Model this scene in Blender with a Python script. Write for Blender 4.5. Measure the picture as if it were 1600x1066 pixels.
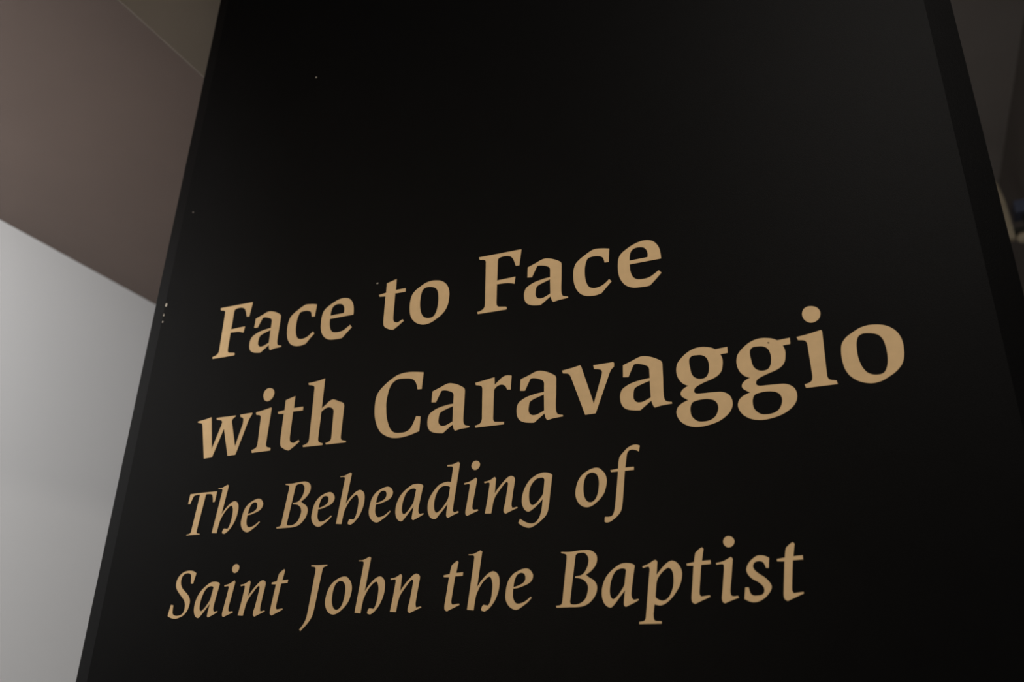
import bpy, math, random
from mathutils import Matrix, Vector

# ---------------------------------------------------------------- clear
for o in list(bpy.data.objects):
    bpy.data.objects.remove(o, do_unlink=True)
scene = bpy.context.scene
COL = scene.collection
random.seed(4)

# ---------------------------------------------------------------- camera
EYE = 1.55                                   # eye height, metres
RIGHT = Vector((0.91603335, 0.40053749, 0.02127487))
DOWN = Vector((-0.14319624, 0.37611565, -0.9154408))
FWD = Vector((-0.37467017, 0.83552782, 0.40188994))
cam_data = bpy.data.cameras.new('camera')
cam = bpy.data.objects.new('camera', cam_data)
COL.objects.link(cam)
m = Matrix.Identity(4)
for i in range(3):
    m[i][0], m[i][1], m[i][2] = RIGHT[i], -DOWN[i], -FWD[i]
m[0][3], m[1][3], m[2][3] = 0.0, 0.0, EYE
cam.matrix_world = m
cam_data.sensor_width = 36.0
cam_data.lens = 29.63
cam_data.clip_start = 0.02
cam_data.dof.use_dof = True
cam_data.dof.focus_distance = 1.16
cam_data.dof.aperture_fstop = 3.5
cam_data.dof.aperture_blades = 8
scene.camera = cam

# ---------------------------------------------------------------- world, lights, exposure
world = bpy.data.worlds.new('world')
scene.world = world
world.use_nodes = True
bg = world.node_tree.nodes['Background']
bg.inputs['Color'].default_value = (0.9, 0.92, 1.0, 1)
bg.inputs['Strength'].default_value = 0.05

def area(name, loc, target, size, size_y, power, col):
    l = bpy.data.lights.new(name, 'AREA')
    l.shape = 'RECTANGLE'; l.size = size; l.size_y = size_y
    l.energy = power; l.color = col
    o = bpy.data.objects.new(name, l); COL.objects.link(o)
    o.location = loc
    o.rotation_euler = (Vector(target) - Vector(loc)).to_track_quat('-Z', 'Y').to_euler()
    return o

def spot(name, loc, target, power, col, angle, blend=1.0, radius=0.08):
    l = bpy.data.lights.new(name, 'SPOT')
    l.energy = power; l.color = col
    l.spot_size = math.radians(angle); l.spot_blend = blend; l.shadow_soft_size = radius
    o = bpy.data.objects.new(name, l); COL.objects.link(o)
    o.location = loc
    o.rotation_euler = (Vector(target) - Vector(loc)).to_track_quat('-Z', 'Y').to_euler()
    return o

# lamps of the gallery bay and hall, all on the camera's side and out of the picture
# wall washer under the bulkhead: floods the white wall, which stays bright right to the picture's edge
spot('wall_washer_left_offscreen', (-1.45, -0.80, 2.75), (-2.36, 1.15, 2.05), 345, (1.0, 0.99, 0.98), 84, 1.0, 0.12)
# exhibition spot under the bulkhead, turned on the title
spot('title_spot_offscreen', (-2.12, -2.6, 2.75), (-0.45, 1.0, 1.80), 185, (1.0, 0.87, 0.71), 44)
# ceiling spot of the hall
spot('ceiling_spot_offscreen', (0.6, -1.6, 4.3), (0.9, 3.2, 0.0), 220, (1.0, 0.93, 0.86), 100)

vs = scene.view_settings
vs.view_transform = 'Standard'
vs.look = 'None'
vs.exposure = 0.0
vs.gamma = 1.0
vs.use_curve_mapping = False

# ---------------------------------------------------------------- materials
def mat(name, col, rough=0.6, spec=0.5, var=0.0, vscale=8.0, bump=0.0, bscale=200.0, metal=0.0):
    mt = bpy.data.materials.new(name); mt.use_nodes = True
    nt = mt.node_tree; b = nt.nodes['Principled BSDF']
    b.inputs['Base Color'].default_value = (*col, 1)
    b.inputs['Roughness'].default_value = rough
    b.inputs['Specular IOR Level'].default_value = spec
    b.inputs['Metallic'].default_value = metal
    tc = nt.nodes.new('ShaderNodeTexCoord')
    if var:
        n = nt.nodes.new('ShaderNodeTexNoise'); n.inputs['Scale'].default_value = vscale
        n.inputs['Detail'].default_value = 4
        nt.links.new(tc.outputs['Object'], n.inputs['Vector'])
        r = nt.nodes.new('ShaderNodeValToRGB')
        r.color_ramp.elements[0].position = 0.3; r.color_ramp.elements[1].position = 0.7
        r.color_ramp.elements[0].color = (*[c * (1 - var) for c in col], 1)
        r.color_ramp.elements[1].color = (*[min(1, c * (1 + var)) for c in col], 1)
        nt.links.new(n.outputs['Fac'], r.inputs['Fac'])
        nt.links.new(r.outputs['Color'], b.inputs['Base Color'])
    if bump:
        n2 = nt.nodes.new('ShaderNodeTexNoise'); n2.inputs['Scale'].default_value = bscale
        n2.inputs['Detail'].default_value = 2
        nt.links.new(tc.outputs['Object'], n2.inputs['Vector'])
        bp = nt.nodes.new('ShaderNodeBump'); bp.inputs['Strength'].default_value = bump
        bp.inputs['Distance'].default_value = 0.002
        nt.links.new(n2.outputs['Fac'], bp.inputs['Height'])
        nt.links.new(bp.outputs['Normal'], b.inputs['Normal'])
    return mt

M = {
    'black': mat('black_panel_paint', (0.0016, 0.0016, 0.0017), 0.5, 0.05, 0.12, 30, 0.15, 900),
    'letter': mat('tan_vinyl', (0.60, 0.42, 0.22), 0.6, 0.25, 0.05, 60),
    'chip': mat('chipped_paint', (0.40, 0.36, 0.30), 0.8, 0.2, 0.1, 400),
    'letter_dirt': mat('dirt', (0.20, 0.13, 0.07), 0.9, 0.1),
    'white_wall': mat('white_wall_paint', (0.80, 0.80, 0.80), 0.8, 0.2, 0.01, 2, 0.05, 300),
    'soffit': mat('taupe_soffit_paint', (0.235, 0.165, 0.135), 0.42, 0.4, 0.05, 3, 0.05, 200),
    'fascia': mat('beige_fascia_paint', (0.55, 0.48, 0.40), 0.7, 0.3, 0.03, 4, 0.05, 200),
    'ceiling': mat('grey_ceiling_paint', (0.74, 0.70, 0.67), 0.8, 0.2, 0.03, 4, 0.05, 200),
    'beam': mat('grey_beam_paint', (0.40, 0.365, 0.34), 0.7, 0.3, 0.04, 4, 0.05, 200),
    'grey_wall': mat('grey_wall_paint', (0.52, 0.50, 0.48), 0.8, 0.2, 0.03, 3),
    'floor': mat('stone_floor', (0.36, 0.33, 0.31), 0.5, 0.4, 0.12, 5),
    'cream': mat('cream_enamel', (0.86, 0.75, 0.54), 0.35, 0.5, 0.03, 20),
    'dark_metal': mat('dark_olive_metal', (0.05, 0.05, 0.04), 0.4, 0.5),
    'navy': mat('slate_blue_gear_box', (0.16, 0.19, 0.30), 0.45, 0.4),
    'glass': mat('lamp_glass', (0.10, 0.12, 0.16), 0.08, 0.8),
}

# ---------------------------------------------------------------- mesh helpers
def link(name, me, material, parent=None):
    o = bpy.data.objects.new(name, me); COL.objects.link(o)
    me.materials.clear(); me.materials.append(material)
    if parent is not None:
        o.parent = parent
    return o

def mesh(name, verts, faces):
    me = bpy.data.meshes.new(name); me.from_pydata(verts, [], faces); me.update()
    return me

def box_mesh(name, a, b):
    (x0, y0, z0), (x1, y1, z1) = a, b
    v = [(x, y, z) for x in (x0, x1) for y in (y0, y1) for z in (z0, z1)]
    f = [(0, 1, 3, 2), (4, 6, 7, 5), (0, 4, 5, 1), (2, 3, 7, 6), (0, 2, 6, 4), (1, 5, 7, 3)]
    return mesh(name, v, f)

def prism_mesh(name, poly, z0, z1):
    """vertical prism over a counter-clockwise plan outline"""
    n = len(poly)
    v = [(x, y, z0) for x, y in poly] + [(x, y, z1) for x, y in poly]
    f = [tuple(range(n - 1, -1, -1)), tuple(range(n, 2 * n))]
    f += [(i, (i + 1) % n, n + (i + 1) % n, n + i) for i in range(n)]
    return mesh(name, v, f)

def lathe_mesh(name, profile, seg=32):
    """profile (radius, height) turned about local z"""
    v, f = [], []
    for r, h in profile:
        for k in range(seg):
            a = 2 * math.pi * k / seg
            v.append((r * math.cos(a), r * math.sin(a), h))
    for i in range(len(profile) - 1):
        for k in range(seg):
            k2 = (k + 1) % seg
            f.append((i * seg + k, i * seg + k2, (i + 1) * seg + k2, (i + 1) * seg + k))
    f.append(tuple(range(seg - 1, -1, -1)))
    f.append(tuple((len(profile) - 1) * seg + k for k in range(seg)))
    me = mesh(name, v, f)
    me.polygons.foreach_set('use_smooth', [len(p.vertices) == 4 for p in me.polygons])
    return me

def structure(name, me, material, label):
    o = link(name, me, material)
    o['kind'] = 'structure'; o['label'] = label
    return o

def thing(name, loc, label, cat):
    o = bpy.data.objects.new(name, None); COL.objects.link(o)
    o.location = loc; o['label'] = label; o['category'] = cat
    return o

# ---------------------------------------------------------------- the room
X_WALL, X_EDGE, Z_SOFFIT = -2.36, -1.319, EYE + 1.35     # left wall, bulkhead edge, bulkhead underside
Z_CEIL, X_BEAM = 4.55, 0.927
Y0, Y1, X_FAR = -3.2, 7.2, 4.2
structure('floor', box_mesh('floor', (X_WALL - .1, Y0 - .1, -.1), (X_FAR + .1, Y1 + .1, 0)), M['floor'], 'stone floor of the gallery hall')
structure('ceiling', box_mesh('ceiling', (X_WALL - .1, Y0 - .1, Z_CEIL), (X_FAR + .1, Y1 + .1, Z_CEIL + .1)), M['ceiling'], 'plain grey painted ceiling')
structure('wall_left', box_mesh('wall_left', (X_WALL - .1, Y0, 0), (X_WALL, Y1, Z_CEIL)), M['white_wall'], 'bright white wall beside the black pillar')
structure('wall_back', box_mesh('wall_back', (X_WALL - .1, Y1, 0), (X_FAR + .1, Y1 + .1, Z_CEIL)), M['grey_wall'], 'grey wall at the far end of the hall')
structure('wall_front', box_mesh('wall_front', (X_WALL - .1, Y0 - .1, 0), (X_FAR + .1, Y0, Z_CEIL)), M['grey_wall'], 'grey wall facing the black pillar')
structure('wall_right', box_mesh('wall_right', (X_FAR, Y0, 0), (X_FAR + .1, Y1, Z_CEIL)), M['grey_wall'], 'grey side wall of the hall')

# bulkhead over the white wall: taupe underside, beige upright face
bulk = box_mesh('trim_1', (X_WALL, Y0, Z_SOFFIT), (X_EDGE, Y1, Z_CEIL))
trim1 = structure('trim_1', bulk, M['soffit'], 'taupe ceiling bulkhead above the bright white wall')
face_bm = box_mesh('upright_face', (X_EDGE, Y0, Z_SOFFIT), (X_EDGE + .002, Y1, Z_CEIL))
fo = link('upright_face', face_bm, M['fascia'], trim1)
fo['label'] = 'beige upright face of the bulkhead'
# beam on the other side
structure('trim_2', box_mesh('trim_2', (X_BEAM, Y0, Z_CEIL - .95), (X_BEAM + .6, Y1, Z_CEIL)), M['beam'], 'dark grey ceiling beam beside the black pillar')

# ---------------------------------------------------------------- the lettered pillar
YP = 1.0                                     # plane of the lettered face
XL, XR = -1.139, 0.1485                      # flat face from edge to edge
BW, BA = 0.0328, math.radians(13.5)          # bevelled edge strips
DEPTH = 0.62
ox = (XL + XR) / 2
pillar = thing('exhibition_sign', (ox, YP + DEPTH / 2, 0), 'tall matt black exhibition sign pillar with tan title lettering', 'sign')

def local(me):
    me.transform(Matrix.Translation((-ox, -(YP + DEPTH / 2), 0)))
    return me

dx, dy = BW * math.cos(BA), BW * math.sin(BA)
T = 0.02
Z_TOP = Z_CEIL
front = link('front_panel', local(box_mesh('front_panel', (XL, YP, 0), (XR, YP + T, Z_TOP))), M['black'], pillar)
link('edge_strip', local(prism_mesh('edge_strip', [(XL, YP), (XL, YP + T), (XL - dx, YP + dy + T), (XL - dx, YP + dy)], 0, Z_TOP)), M['black'], pillar)
link('edge_strip', local(prism_mesh('edge_strip', [(XR, YP), (XR + dx, YP + dy), (XR + dx, YP + dy + T), (XR, YP + T)], 0, Z_TOP)), M['black'], pillar)
link('side_panel', local(box_mesh('side_panel', (XL - dx, YP + dy, 0), (XL - dx + T, YP + DEPTH, Z_TOP))), M['black'], pillar)
link('side_panel', local(box_mesh('side_panel', (XR + dx - T, YP + dy, 0), (XR + dx, YP + DEPTH, Z_TOP))), M['black'], pillar)
link('back_panel', local(box_mesh('back_panel', (XL - dx + T, YP + DEPTH - T, 0), (XR + dx - T, YP + DEPTH, Z_TOP))), M['black'], pillar)

# ---------------------------------------------------------------- lettering
# outlines of the two founts, in tenths of a millimetre from the baseline; * marks a corner,
# the other points are joined by smooth curves.  b = upright bold, i = italic
GLYPHS = {
    'bF': ["0,948* 700,943* 673,676* 614,682* 597,732 575,793 541,844 492,871 427,882 357,874 325,855 319,817* 318,494* 611,501* 602,385* 552,403 482,421 397,427 318,430* 319,123* 328,79 355,56* 477,34* 488,8* 478,-12* 21,-7* 9,27* 83,46 125,88 133,157* 121,846* 106,877 66,893* 16,903*"],
    'ba': ["51,618* 174,663* 269,701 318,708 386,696 465,666 534,626 564,602 577,569* 576,366* 572,144 580,82 596,54 629,39 671,30* 674,8* 538,-1* 449,-18* 429,11 409,79* 260,-33* 179,-24 110,-8 50,25 12,83 0,147 3,218 28,278 88,321 164,353 288,379 401,390* 401,514* 390,548 354,575 295,599 226,612 202,608 180,570* 120,442* 46,451*",
           "400,353* 226,293 194,268 179,198 178,140 195,103 230,78 287,76 334,91 404,124*"],
    'bc': ["539,669* 528,454* 466,460* 459,494 440,546 409,569 349,588 285,591 224,577 195,526 176,451 171,374 175,278 194,189 233,118 276,93 331,85 395,96 450,123 498,161 526,187* 560,145* 488,70* 412,-13* 337,-28 258,-28 179,-10 108,31 53,100 17,188 2,277 0,364 11,458 41,531 98,585 164,629 246,678 311,704 376,702 464,688"],
    'be': ["168,356* 612,359* 607,441 591,533 555,605 507,656 443,684 371,693 297,681 223,656 148,618 65,562 30,520 10,468 0,380 1,284 13,201 43,124 92,55 155,8 226,-15 326,-24 397,-26 443,-21* 528,62* 606,141* 570,187* 511,147 446,109 388,97 331,96 260,110 218,142 191,190 172,274",
           "170,415* 424,419* 428,470 418,525 387,572 345,593 294,601 243,594 201,566 180,518 170,459"],
    'bt': ["127,810* 301,856* 303,660* 479,661* 484,598* 299,602* 298,193* 306,136 328,105 383,87 397,89* 470,127* 492,96* 398,25* 316,-26* 267,-15 206,15 160,46 137,82 128,129 125,204* 123,584* 13,597* 0,630* 128,645*"],
    'bo': ["436,693 517,671 590,622 643,551 672,463 676,358 661,241 623,154 554,81 470,27 386,-14 291,-28 201,-9 128,29 60,96 18,181 0,288 0,402 19,504 76,582 154,634 240,680 337,701",
           "362,593 421,570 460,528 481,472 492,392 493,288 481,196 459,131 423,82 372,68 310,76 255,106 215,164 190,238 176,327 177,440 189,517 216,578 264,603 308,603"],
    'bw': ["0,653* 147,672 275,697* 393,151* 514,535* 519,586 498,615 453,629 398,639* 389,671* 779,669* 782,652* 732,619 718,581 736,519* 864,146* 953,512* 948,590 922,618 884,631* 871,671* 1110,678* 1111,648* 1064,568 1039,486* 900,6* 743,3* 580,465* 430,9* 264,2* 117,562* 97,603 61,622 10,630*"],
    'bh': ["0,1043* 155,1053 307,1080* 309,590* 384,645 432,686 494,711 535,702 618,665 694,630 719,587* 716,83* 733,48 773,32 818,22* 817,-2* 463,0* 453,26* 515,42 544,73 548,112* 538,522* 521,553 485,580 431,593 373,576 313,537* 308,114* 317,68 353,42 401,26* 402,-2* 50,2* 39,28* 109,50 138,81 144,131* 129,948* 111,981 75,997 11,1012*"],
    'bC': ["793,941* 781,680* 711,684* 695,743 667,806 623,850 563,872 468,885 373,889 316,869 261,822 226,750 205,654 193,547 201,439 217,330 251,220 294,132 352,73 412,51 493,46 561,51 626,85 667,143 696,212 720,272* 792,259* 788,39* 678,7 566,-17 453,-26 337,-14 228,29 141,90 72,187 24,310 4,419 0,549 13,657 53,739 130,817 230,892 344,953 437,974 555,977 673,963"],
    'br': ["0,659* 144,679 299,705* 305,588* 367,644 418,685 470,706 505,707 562,695* 554,488* 498,495* 484,527 457,560 421,577 378,575 334,555 299,517* 297,98* 302,69 320,46* 463,30* 464,-7* 30,-8* 22,21* 94,42 119,73 127,109* 116,549* 108,584 85,605 12,623*"],
    'bv': ["0,663* 138,681 261,705* 277,682* 445,137* 555,496* 568,567 557,593 525,610* 458,623* 447,678* 725,684* 737,670* 735,617* 699,585 666,521 649,475* 469,-4* 324,-7* 137,528* 117,576 89,605 15,621*"],
    'bg': ["542,670* 693,681* 691,597* 601,593* 620,529 617,449 598,371 557,320 492,283 385,247 299,213 255,185 240,153 244,124 269,107 371,101 473,99 574,91 632,67 677,22 696,-36 694,-102 661,-174 600,-233 515,-283 411,-314 299,-329 198,-321 109,-285 42,-228 6,-156 0,-105 21,-46 72,-1 158,35* 109,68 75,100 68,136 87,173 132,207 175,222* 115,255 67,308 36,382 30,465 50,545 104,613 184,678 273,718 359,728 442,715 492,699",
           "307,624 369,614 418,577 443,515 448,439 433,361 402,313 359,296 297,302 248,335 221,385 208,463 201,534 209,591 243,622",
           "260,14 323,23 404,18 473,-5 509,-45 522,-102 507,-167 471,-223 407,-259 335,-267 265,-257 217,-220 186,-172 177,-104 184,-49 212,-2"],
    'bi': ["0,677* 139,696 289,726* 300,705* 287,135* 293,101 314,76 384,57* 391,11* 36,8* 23,54* 77,69 110,92 124,146* 113,555* 107,591 85,617 11,635*",
           "217,1060 275,1032 305,985 307,931 282,877 233,844 181,841 129,873 100,931 98,985 122,1035 166,1060"],
    'iT': ["13,646* 280,651 547,652* 535,488* 499,484* 488,534 464,599 427,619 335,622* 268,63* 270,30 294,16 338,9* 336,-3* 207,0 78,-5* 76,8* 137,21 159,44 162,77* 214,626* 143,626 97,614 77,581* 42,489* 0,492*"],
    'ih': ["0,697* 70,699 123,719 168,739* 195,724* 139,279* 194,353 251,411 302,450 355,468 392,459 427,429 448,381 453,311 447,242 424,167 387,93 340,35 299,-1 256,-22* 214,-11* 208,5* 221,42 237,60* 302,49* 325,81 345,149 354,225 355,318 338,374 321,398 298,400 256,372 207,321 161,246 132,179 118,110* 104,-4* 9,6* 79,583* 84,662 72,679 1,686*"],
    'ie': ["104,236* 102,193 103,139 116,95 142,62 172,53 215,58 251,70 299,98 340,132* 356,118* 299,63 245,27 192,-6 149,-19 107,-10 57,21 19,71 0,131 3,196 14,272 37,337 67,381 109,420 158,446 207,466 268,477 311,468 348,436 370,391 362,342 332,305 290,282 229,260 168,243",
           "107,254* 156,265 198,280 241,303 265,335 267,373 257,404 233,421 202,425 168,413 141,383 123,340 111,291"],
    'iB': ["64,657* 182,652 269,660 355,665 432,661 483,641 520,604 532,552 518,489 479,436 436,398 385,369* 426,336 476,307 513,263 525,217 515,155 481,95 430,43 371,11 304,-3 177,-5* 3,-6* 0,17* 50,22 71,37 80,68* 138,569* 134,618 116,631 68,641*",
           "255,608* 277,627 329,637 371,631 405,601 422,557 416,493 394,439 360,390 317,364 248,355* 244,339* 308,329 350,312 392,275 412,220 403,159 381,98 338,53 279,28 211,26 186,34 178,58*"],
    'ia': ["415,451* 392,321* 368,181* 362,112 370,79 391,61 441,69* 453,57* 390,24 292,-17* 271,-2 269,33 286,172* 218,92 166,30 120,-16 95,-21 51,1 18,45 0,110 2,193 26,275 66,345 119,400 184,448 243,479 294,487 344,484 394,471",
           "307,408* 302,366 290,295 279,231 239,168 193,111 155,80 135,74 111,95 99,143 101,207 116,278 143,348 176,395 215,417 254,426 291,420"],
    'id': ["272,706* 356,711 438,738* 464,718* 424,383* 390,99 391,66 411,45 469,57* 479,36* 404,9 320,-26* 297,-4 293,41 305,170* 253,100 184,24 141,-22 105,-28 48,0 14,59 0,126 5,216 37,297 88,368 149,430 222,462 286,471 342,463* 361,656* 348,678 273,687*",
           "330,390* 323,317 307,235 259,157 190,80 141,57 116,77 99,127 98,210 116,291 145,355 188,402 234,417 289,412 322,401"],
    'ii': ["0,441* 83,457 173,502* 193,481* 162,277* 137,120 142,81 161,68 217,71* 227,51* 154,26 67,-7* 44,9 37,52 47,115* 85,368* 84,417 69,425 3,420*",
           "170,738 203,725 224,699 227,666 208,630 174,612 141,613 110,639 99,673 110,709 136,733"],
    'in': ["0,425* 70,435 115,455 154,477 174,454* 162,254* 206,317 256,374 307,424 346,457 391,473 424,463 447,437 451,412* 428,258* 409,110* 410,75 420,41* 487,54* 500,42* 421,12 326,-26* 299,-3* 298,41 316,111* 349,330* 351,378 334,399 296,370 245,308 195,245 164,194 143,129* 121,-9* 28,-3* 59,183* 82,363* 81,400 70,410 8,403*"],
    'ig': ["469,431* 443,227* 411,-19 386,-79 337,-129 272,-179 173,-226 114,-221 55,-196 0,-158* 24,-103* 80,-140 139,-167 197,-176 246,-158 287,-111 312,-51 328,33 337,130* 269,61 195,4 145,-20 103,-6 68,36 46,100 45,155 65,249 106,333 156,397 223,443 291,471 358,478 417,467 459,447",
           "360,384* 351,274 339,196 285,122 227,71 186,63 160,92 147,148 146,219 161,297 199,358 249,401 300,413 342,408"],
    'io': ["267,480 315,472 356,439 391,398 413,338 415,280 398,196 373,135 330,81 276,34 222,-2 163,-19 103,-8 56,24 20,75 0,146 4,221 23,295 54,357 97,406 152,442 207,467",
           "224,421 266,409 295,377 309,335 314,277 306,197 290,130 265,80 229,49 193,41 158,54 129,90 111,143 105,207 110,282 126,345 151,390 188,416"],
    'if': ["484,712* 471,637* 431,659 381,671 340,660 318,627 306,567 287,448* 398,448* 399,408* 280,405* 258,187* 235,-7 219,-83 182,-139 111,-196 70,-218 25,-225 0,-213* 6,-154* 72,-155 102,-143 123,-106 141,-29* 174,243* 191,406* 102,404* 90,430* 195,441* 203,531 220,590 268,647 331,702 393,728 444,729"],
    'iS': ["418,628* 390,475* 347,477* 334,544 325,600 305,620 260,633 198,625 158,590 144,535 152,480 186,423 257,366 321,317 363,270 386,215 381,146 355,77 305,25 239,-4 159,-22 72,-9 0,19* 26,181* 76,172* 78,107 89,52 127,25 191,19 251,30 287,56 306,109 302,171 279,225 224,281 146,346 90,403 63,451 59,514 81,577 133,631 200,660 272,669 348,661"],
    'it': ["111,574* 153,610 189,633* 207,614* 180,477* 280,483* 279,438* 169,433* 130,152* 129,105 143,81* 243,92* 248,75* 151,35 71,0* 40,21 33,55 44,155* 79,426* 1,430* 0,454* 87,467* 97,522"],
    'iJ': ["82,657* 217,651 351,653* 353,636* 295,618 280,594* 241,303* 199,-2 177,-59 121,-133 21,-226* 0,-206* 61,-132 89,-76 107,9* 163,560* 159,614 135,630 84,637*"],
    'ip': ["63,438* 140,466 226,508 247,484* 230,333* 280,391 339,450 388,482 427,490 473,470 513,420 533,351 524,277 497,203 446,124 388,59 323,9 260,-11 190,2* 173,-104* 175,-156 189,-178 263,-186* 265,-212* 0,-212* 1,-189* 56,-179 77,-157 84,-117* 142,336* 150,404 139,431 70,419*",
           "225,242* 244,294 294,357 336,393 376,410 406,394 427,348 431,280 424,213 400,140 366,82 325,50 286,41 247,52 210,79 207,101*"],
    'is': ["310,473* 296,361* 267,362* 255,398 240,426 215,439 179,440 145,427 130,404 126,374 141,343 179,306 223,275 261,242 292,202 308,161 296,121 262,76 218,37 168,9 114,-4 62,3 0,34* 20,159* 58,158* 64,122 76,87 104,69 145,67 186,72 214,89 225,117 223,152 202,182 164,216 114,244 75,281 55,317 49,353 65,400 96,441 135,475 179,500 221,504 268,494"],
}
LINES = [
    (5333, [('bF', -10040, 17), ('ba', -9268, 7), ('bc', -8523, 5), ('be', -7857, 5), ('bt', -6797, 0), ('bo', -6214, 0), ('bF', -5063, 0), ('ba', -4306, -2), ('bc', -3551, 0), ('be', -2894, 0)]),
    (3586, [('bw', -10096, 0), ('bi', -8910, -3), ('bt', -8478, 0), ('bh', -7954, 0), ('bC', -6685, 0), ('ba', -5773, 0), ('br', -5037, 0), ('ba', -4388, -1), ('bv', -3728, 0), ('ba', -2921, 1), ('bg', -2199, -5), ('bg', -1440, 0), ('bi', -667, 0), ('bo', -189, 0)]),
    (2377, [('iT', -9993, 0), ('ih', -9426, 2), ('ie', -8883, -2), ('iB', -8204, 7), ('ie', -7600, 0), ('ih', -7169, 0), ('ie', -6625, 2), ('ia', -6190, -5), ('id', -5684, 0), ('ii', -5141, -10), ('in', -4843, 0), ('ig', -4333, 0), ('io', -3548, 0), ('if', -3172, 0)]),
    (1166, [('iS', -10007, 0), ('ia', -9520, 2), ('ii', -9014, -8), ('in', -8714, 5), ('it', -8157, -12), ('iJ', -7584, 0), ('io', -7203, 0), ('ih', -6717, -9), ('in', -6185, 0), ('it', -5380, -17), ('ih', -5030, -8), ('ie', -4490, 0), ('iB', -3810, 0), ('ia', -3225, 0), ('ip', -2780, 0), ('it', -2187, -6), ('ii', -1847, 0), ('is', -1562, 0), ('it', -1169, 0)]),
]
CHIPS = [(-1.1362, 0.6598, 0.0045, 0.0085), (-1.1370, 0.6395, 0.003, 0.0055), (-1.1362, 0.6263, 0.0022, 0.0044), (-1.1158, 0.8515, 0.003, 0.0028), (-0.8687, 1.0937, 0.0048, 0.0033), (-0.685, 0.6181, 0.0042, 0.0022)]

def outline(txt, sub=5):
    pts = []
    for t in txt.split():
        k = t.endswith('*')
        x, y = t.rstrip('*').split(',')
        pts.append((Vector((float(x), float(y))), k))
    n = len(pts); out = []
    for i in range(n):
        p1, k1 = pts[i]; p2, k2 = pts[(i + 1) % n]
        out.append(p1)
        if k1 and k2:
            continue
        p0 = pts[i - 1][0]; p3 = pts[(i + 2) % n][0]
        if k1: p0 = p1 + (p1 - p2) * 0.5
        if k2: p3 = p2 + (p2 - p1) * 0.5
        a = max((p1 - p0).length, 1e-3) ** .5; b = max((p2 - p1).length, 1e-3) ** .5; c = max((p3 - p2).length, 1e-3) ** .5
        t1 = (p1 - p0) / a - (p2 - p0) / (a + b) + (p2 - p1) / b
        t2 = (p2 - p1) / b - (p3 - p1) / (b + c) + (p3 - p2) / c
        t1 *= b; t2 *= b
        for s in range(1, sub):
            t = s / sub
            out.append(p1 * (2 * t**3 - 3 * t**2 + 1) + t1 * (t**3 - 2 * t**2 + t) + p2 * (-2 * t**3 + 3 * t**2) + t2 * (t**3 - t**2))
    return out

THICK = 0.0008
def glyph_mesh(key):
    cu = bpy.data.curves.new('letter', 'CURVE')
    cu.dimensions = '2D'; cu.fill_mode = 'BOTH'; cu.extrude = THICK / 2
    for c in GLYPHS[key]:
        pts = outline(c)
        sp = cu.splines.new('POLY'); sp.points.add(len(pts) - 1)
        for q, p in zip(sp.points, pts):
            q.co = (p.x * 1e-4, p.y * 1e-4, 0, 1)
        sp.use_cyclic_u = True
    tmp = bpy.data.objects.new('letter_outline', cu); COL.objects.link(tmp)
    dg = bpy.context.evaluated_depsgraph_get(); dg.update()
    me = bpy.data.meshes.new_from_object(tmp.evaluated_get(dg))
    bpy.data.objects.remove(tmp, do_unlink=True)
    # stand the letter up: x along the panel, height to z, outwards to -y
    me.transform(Matrix.Rotation(math.pi / 2, 4, 'X'))
    me.name = 'letter'
    return me

MESH = {k: glyph_mesh(k) for k in GLYPHS}
PHRASE = {0: 'first', 1: 'second', 2: 'third', 3: 'fourth'}
for li, (base, items) in enumerate(LINES):
    for key, x, dz in items:
        o = link('letter', MESH[key], M['letter'], front)
        o.location = (x * 1e-4 - ox, -DEPTH / 2 - THICK * 0.4, EYE + (base + dz) * 1e-4)
        o['label'] = 'tan %s letter %s in the %s line' % ('bold' if key[0] == 'b' else 'italic', key[1], PHRASE[li])

# little chips in the black paint, most of them along the edge
def chip(x, z, w, h, seed, name='paint_chip', material='chip', out=0.0):
    r = random.Random(seed)
    poly = []
    for k in range(7):
        a = 2 * math.pi * k / 7
        s = r.uniform(.6, 1.1)
        poly.append((math.cos(a) * w / 2 * s, math.sin(a) * h / 2 * s))
    v = [(a, 0.0003, b) for a, b in poly] + [(a, -0.0002, b) for a, b in poly]
    f = [tuple(range(7, 14))] + [(i, (i + 1) % 7, 7 + (i + 1) % 7, 7 + i) for i in range(7)]
    o = link(name, mesh(name, v, f), M[material], front)
    o.location = (x - ox, -DEPTH / 2 - out, EYE + z)
for i, (x, z, w, h) in enumerate(CHIPS):
    chip(x, z, w, h, i)
# one dark speck of dirt on a letter g
chip(-0.1006, 0.4240, 0.0036, 0.0026, 9, 'dirt_speck', 'letter_dirt', THICK * 0.9)

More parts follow.
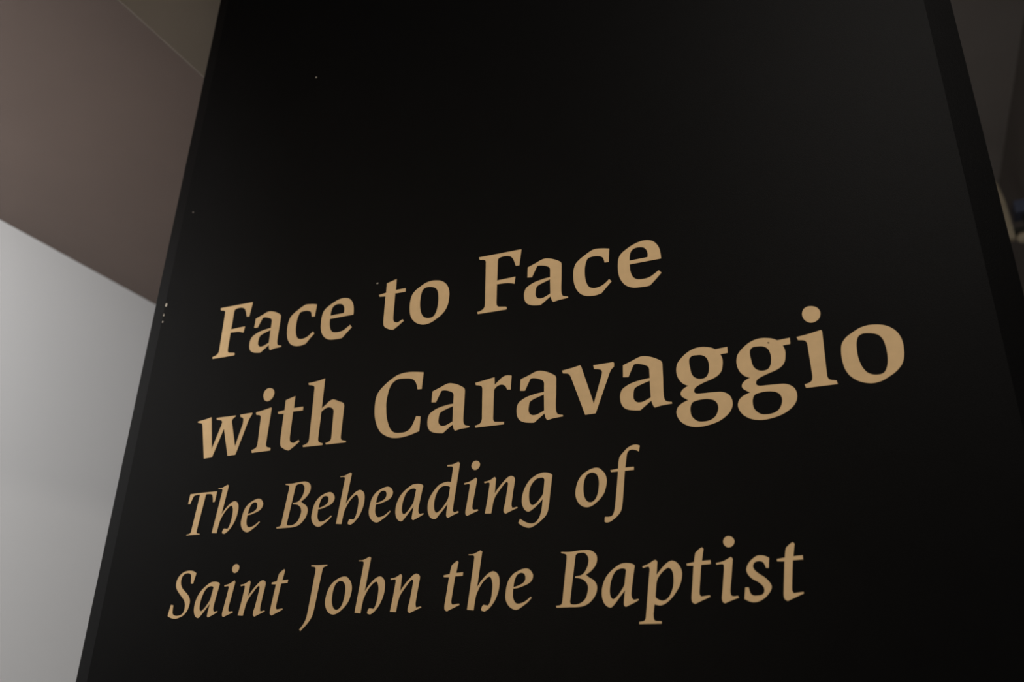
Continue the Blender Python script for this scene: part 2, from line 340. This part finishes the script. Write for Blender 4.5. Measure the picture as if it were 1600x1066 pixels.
# ---------------------------------------------------------------- spotlight hung by the beam
YS = 4.5
def at(u, v):                                # a place on the upright plane y = YS
    return Vector((u * YS, YS, EYE + v * YS))
lamp = thing('hanging_spotlight', (0.755, YS, Z_CEIL), 'cream spotlight on a drop rod beside the dark ceiling beam', 'spotlight')
def lp(p): return p - Vector((0.755, YS, Z_CEIL))
rod = lathe_mesh('drop_rod', [(0.012, 0), (0.012, at(0, .585).z - Z_CEIL)][::-1], 16)
link('drop_rod', rod, M['cream'], lamp)
link('ceiling_plate', lathe_mesh('ceiling_plate', [(0.034, -0.02), (0.038, -0.012), (0.038, 0.0)], 24), M['cream'], lamp)
# swivel arm: a flat bar bending from the rod down to the lamp head
a_pts = [at(.1678, .594), at(.1735, .584), at(.1765, .562), at(.1773, .535), at(.1778, .510)]
v, f = [], []
for i, p in enumerate(a_pts):
    q = lp(p); w = 0.029
    for sx, sy in ((-1, -1), (1, -1), (1, 1), (-1, 1)):
        v.append((q.x + sx * w, q.y + sy * 0.02, q.z))
for i in range(len(a_pts) - 1):
    for k in range(4):
        f.append((i * 4 + k, i * 4 + (k + 1) % 4, i * 4 + 4 + (k + 1) % 4, i * 4 + 4 + k))
f += [(0, 3, 2, 1), tuple(len(v) - 4 + k for k in range(4))]
link('swivel_arm', mesh('swivel_arm', v, f), M['cream'], lamp)
# lamp head: a cylinder lying across, with a rounded cap
hd = lathe_mesh('lamp_head', [(0.004, 0), (0.016, .003), (0.026, .014), (0.030, .03), (0.030, .20), (0.034, .205), (0.034, .24)], 32)
hd.transform(Matrix.Rotation(math.pi / 2, 4, 'Y'))
ho = link('lamp_head', hd, M['cream'], lamp); ho.location = lp(at(.1855, .5105))
gl = lathe_mesh('lamp_glass', [(0.031, .238), (0.031, .243)], 32); gl.transform(Matrix.Rotation(math.pi / 2, 4, 'Y'))
link('lamp_glass', gl, M['glass'], ho)
# dark bracket above the head, and the gear box it carries
b0, b1 = lp(at(.1842, .5165)), lp(at(.235, .5215))
link('bracket', box_mesh('bracket', (b0.x, -.03, b0.z), (b1.x, .03, b1.z)), M['dark_metal'], lamp)
g0, g1 = lp(at(.1895, .5385)), lp(at(.232, .5545))
for _u in (.197, .222):
    p0, p1 = lp(at(_u, .5205)), lp(at(_u + .003, .5395))
    link('gear_post', box_mesh('gear_post', (p0.x, -.02, p0.z), (p1.x, .02, p1.z)), M['dark_metal'], lamp)
link('gear_box', box_mesh('gear_box', (g0.x, -.05, g0.z), (g1.x, .05, g1.z)), M['navy'], lamp)
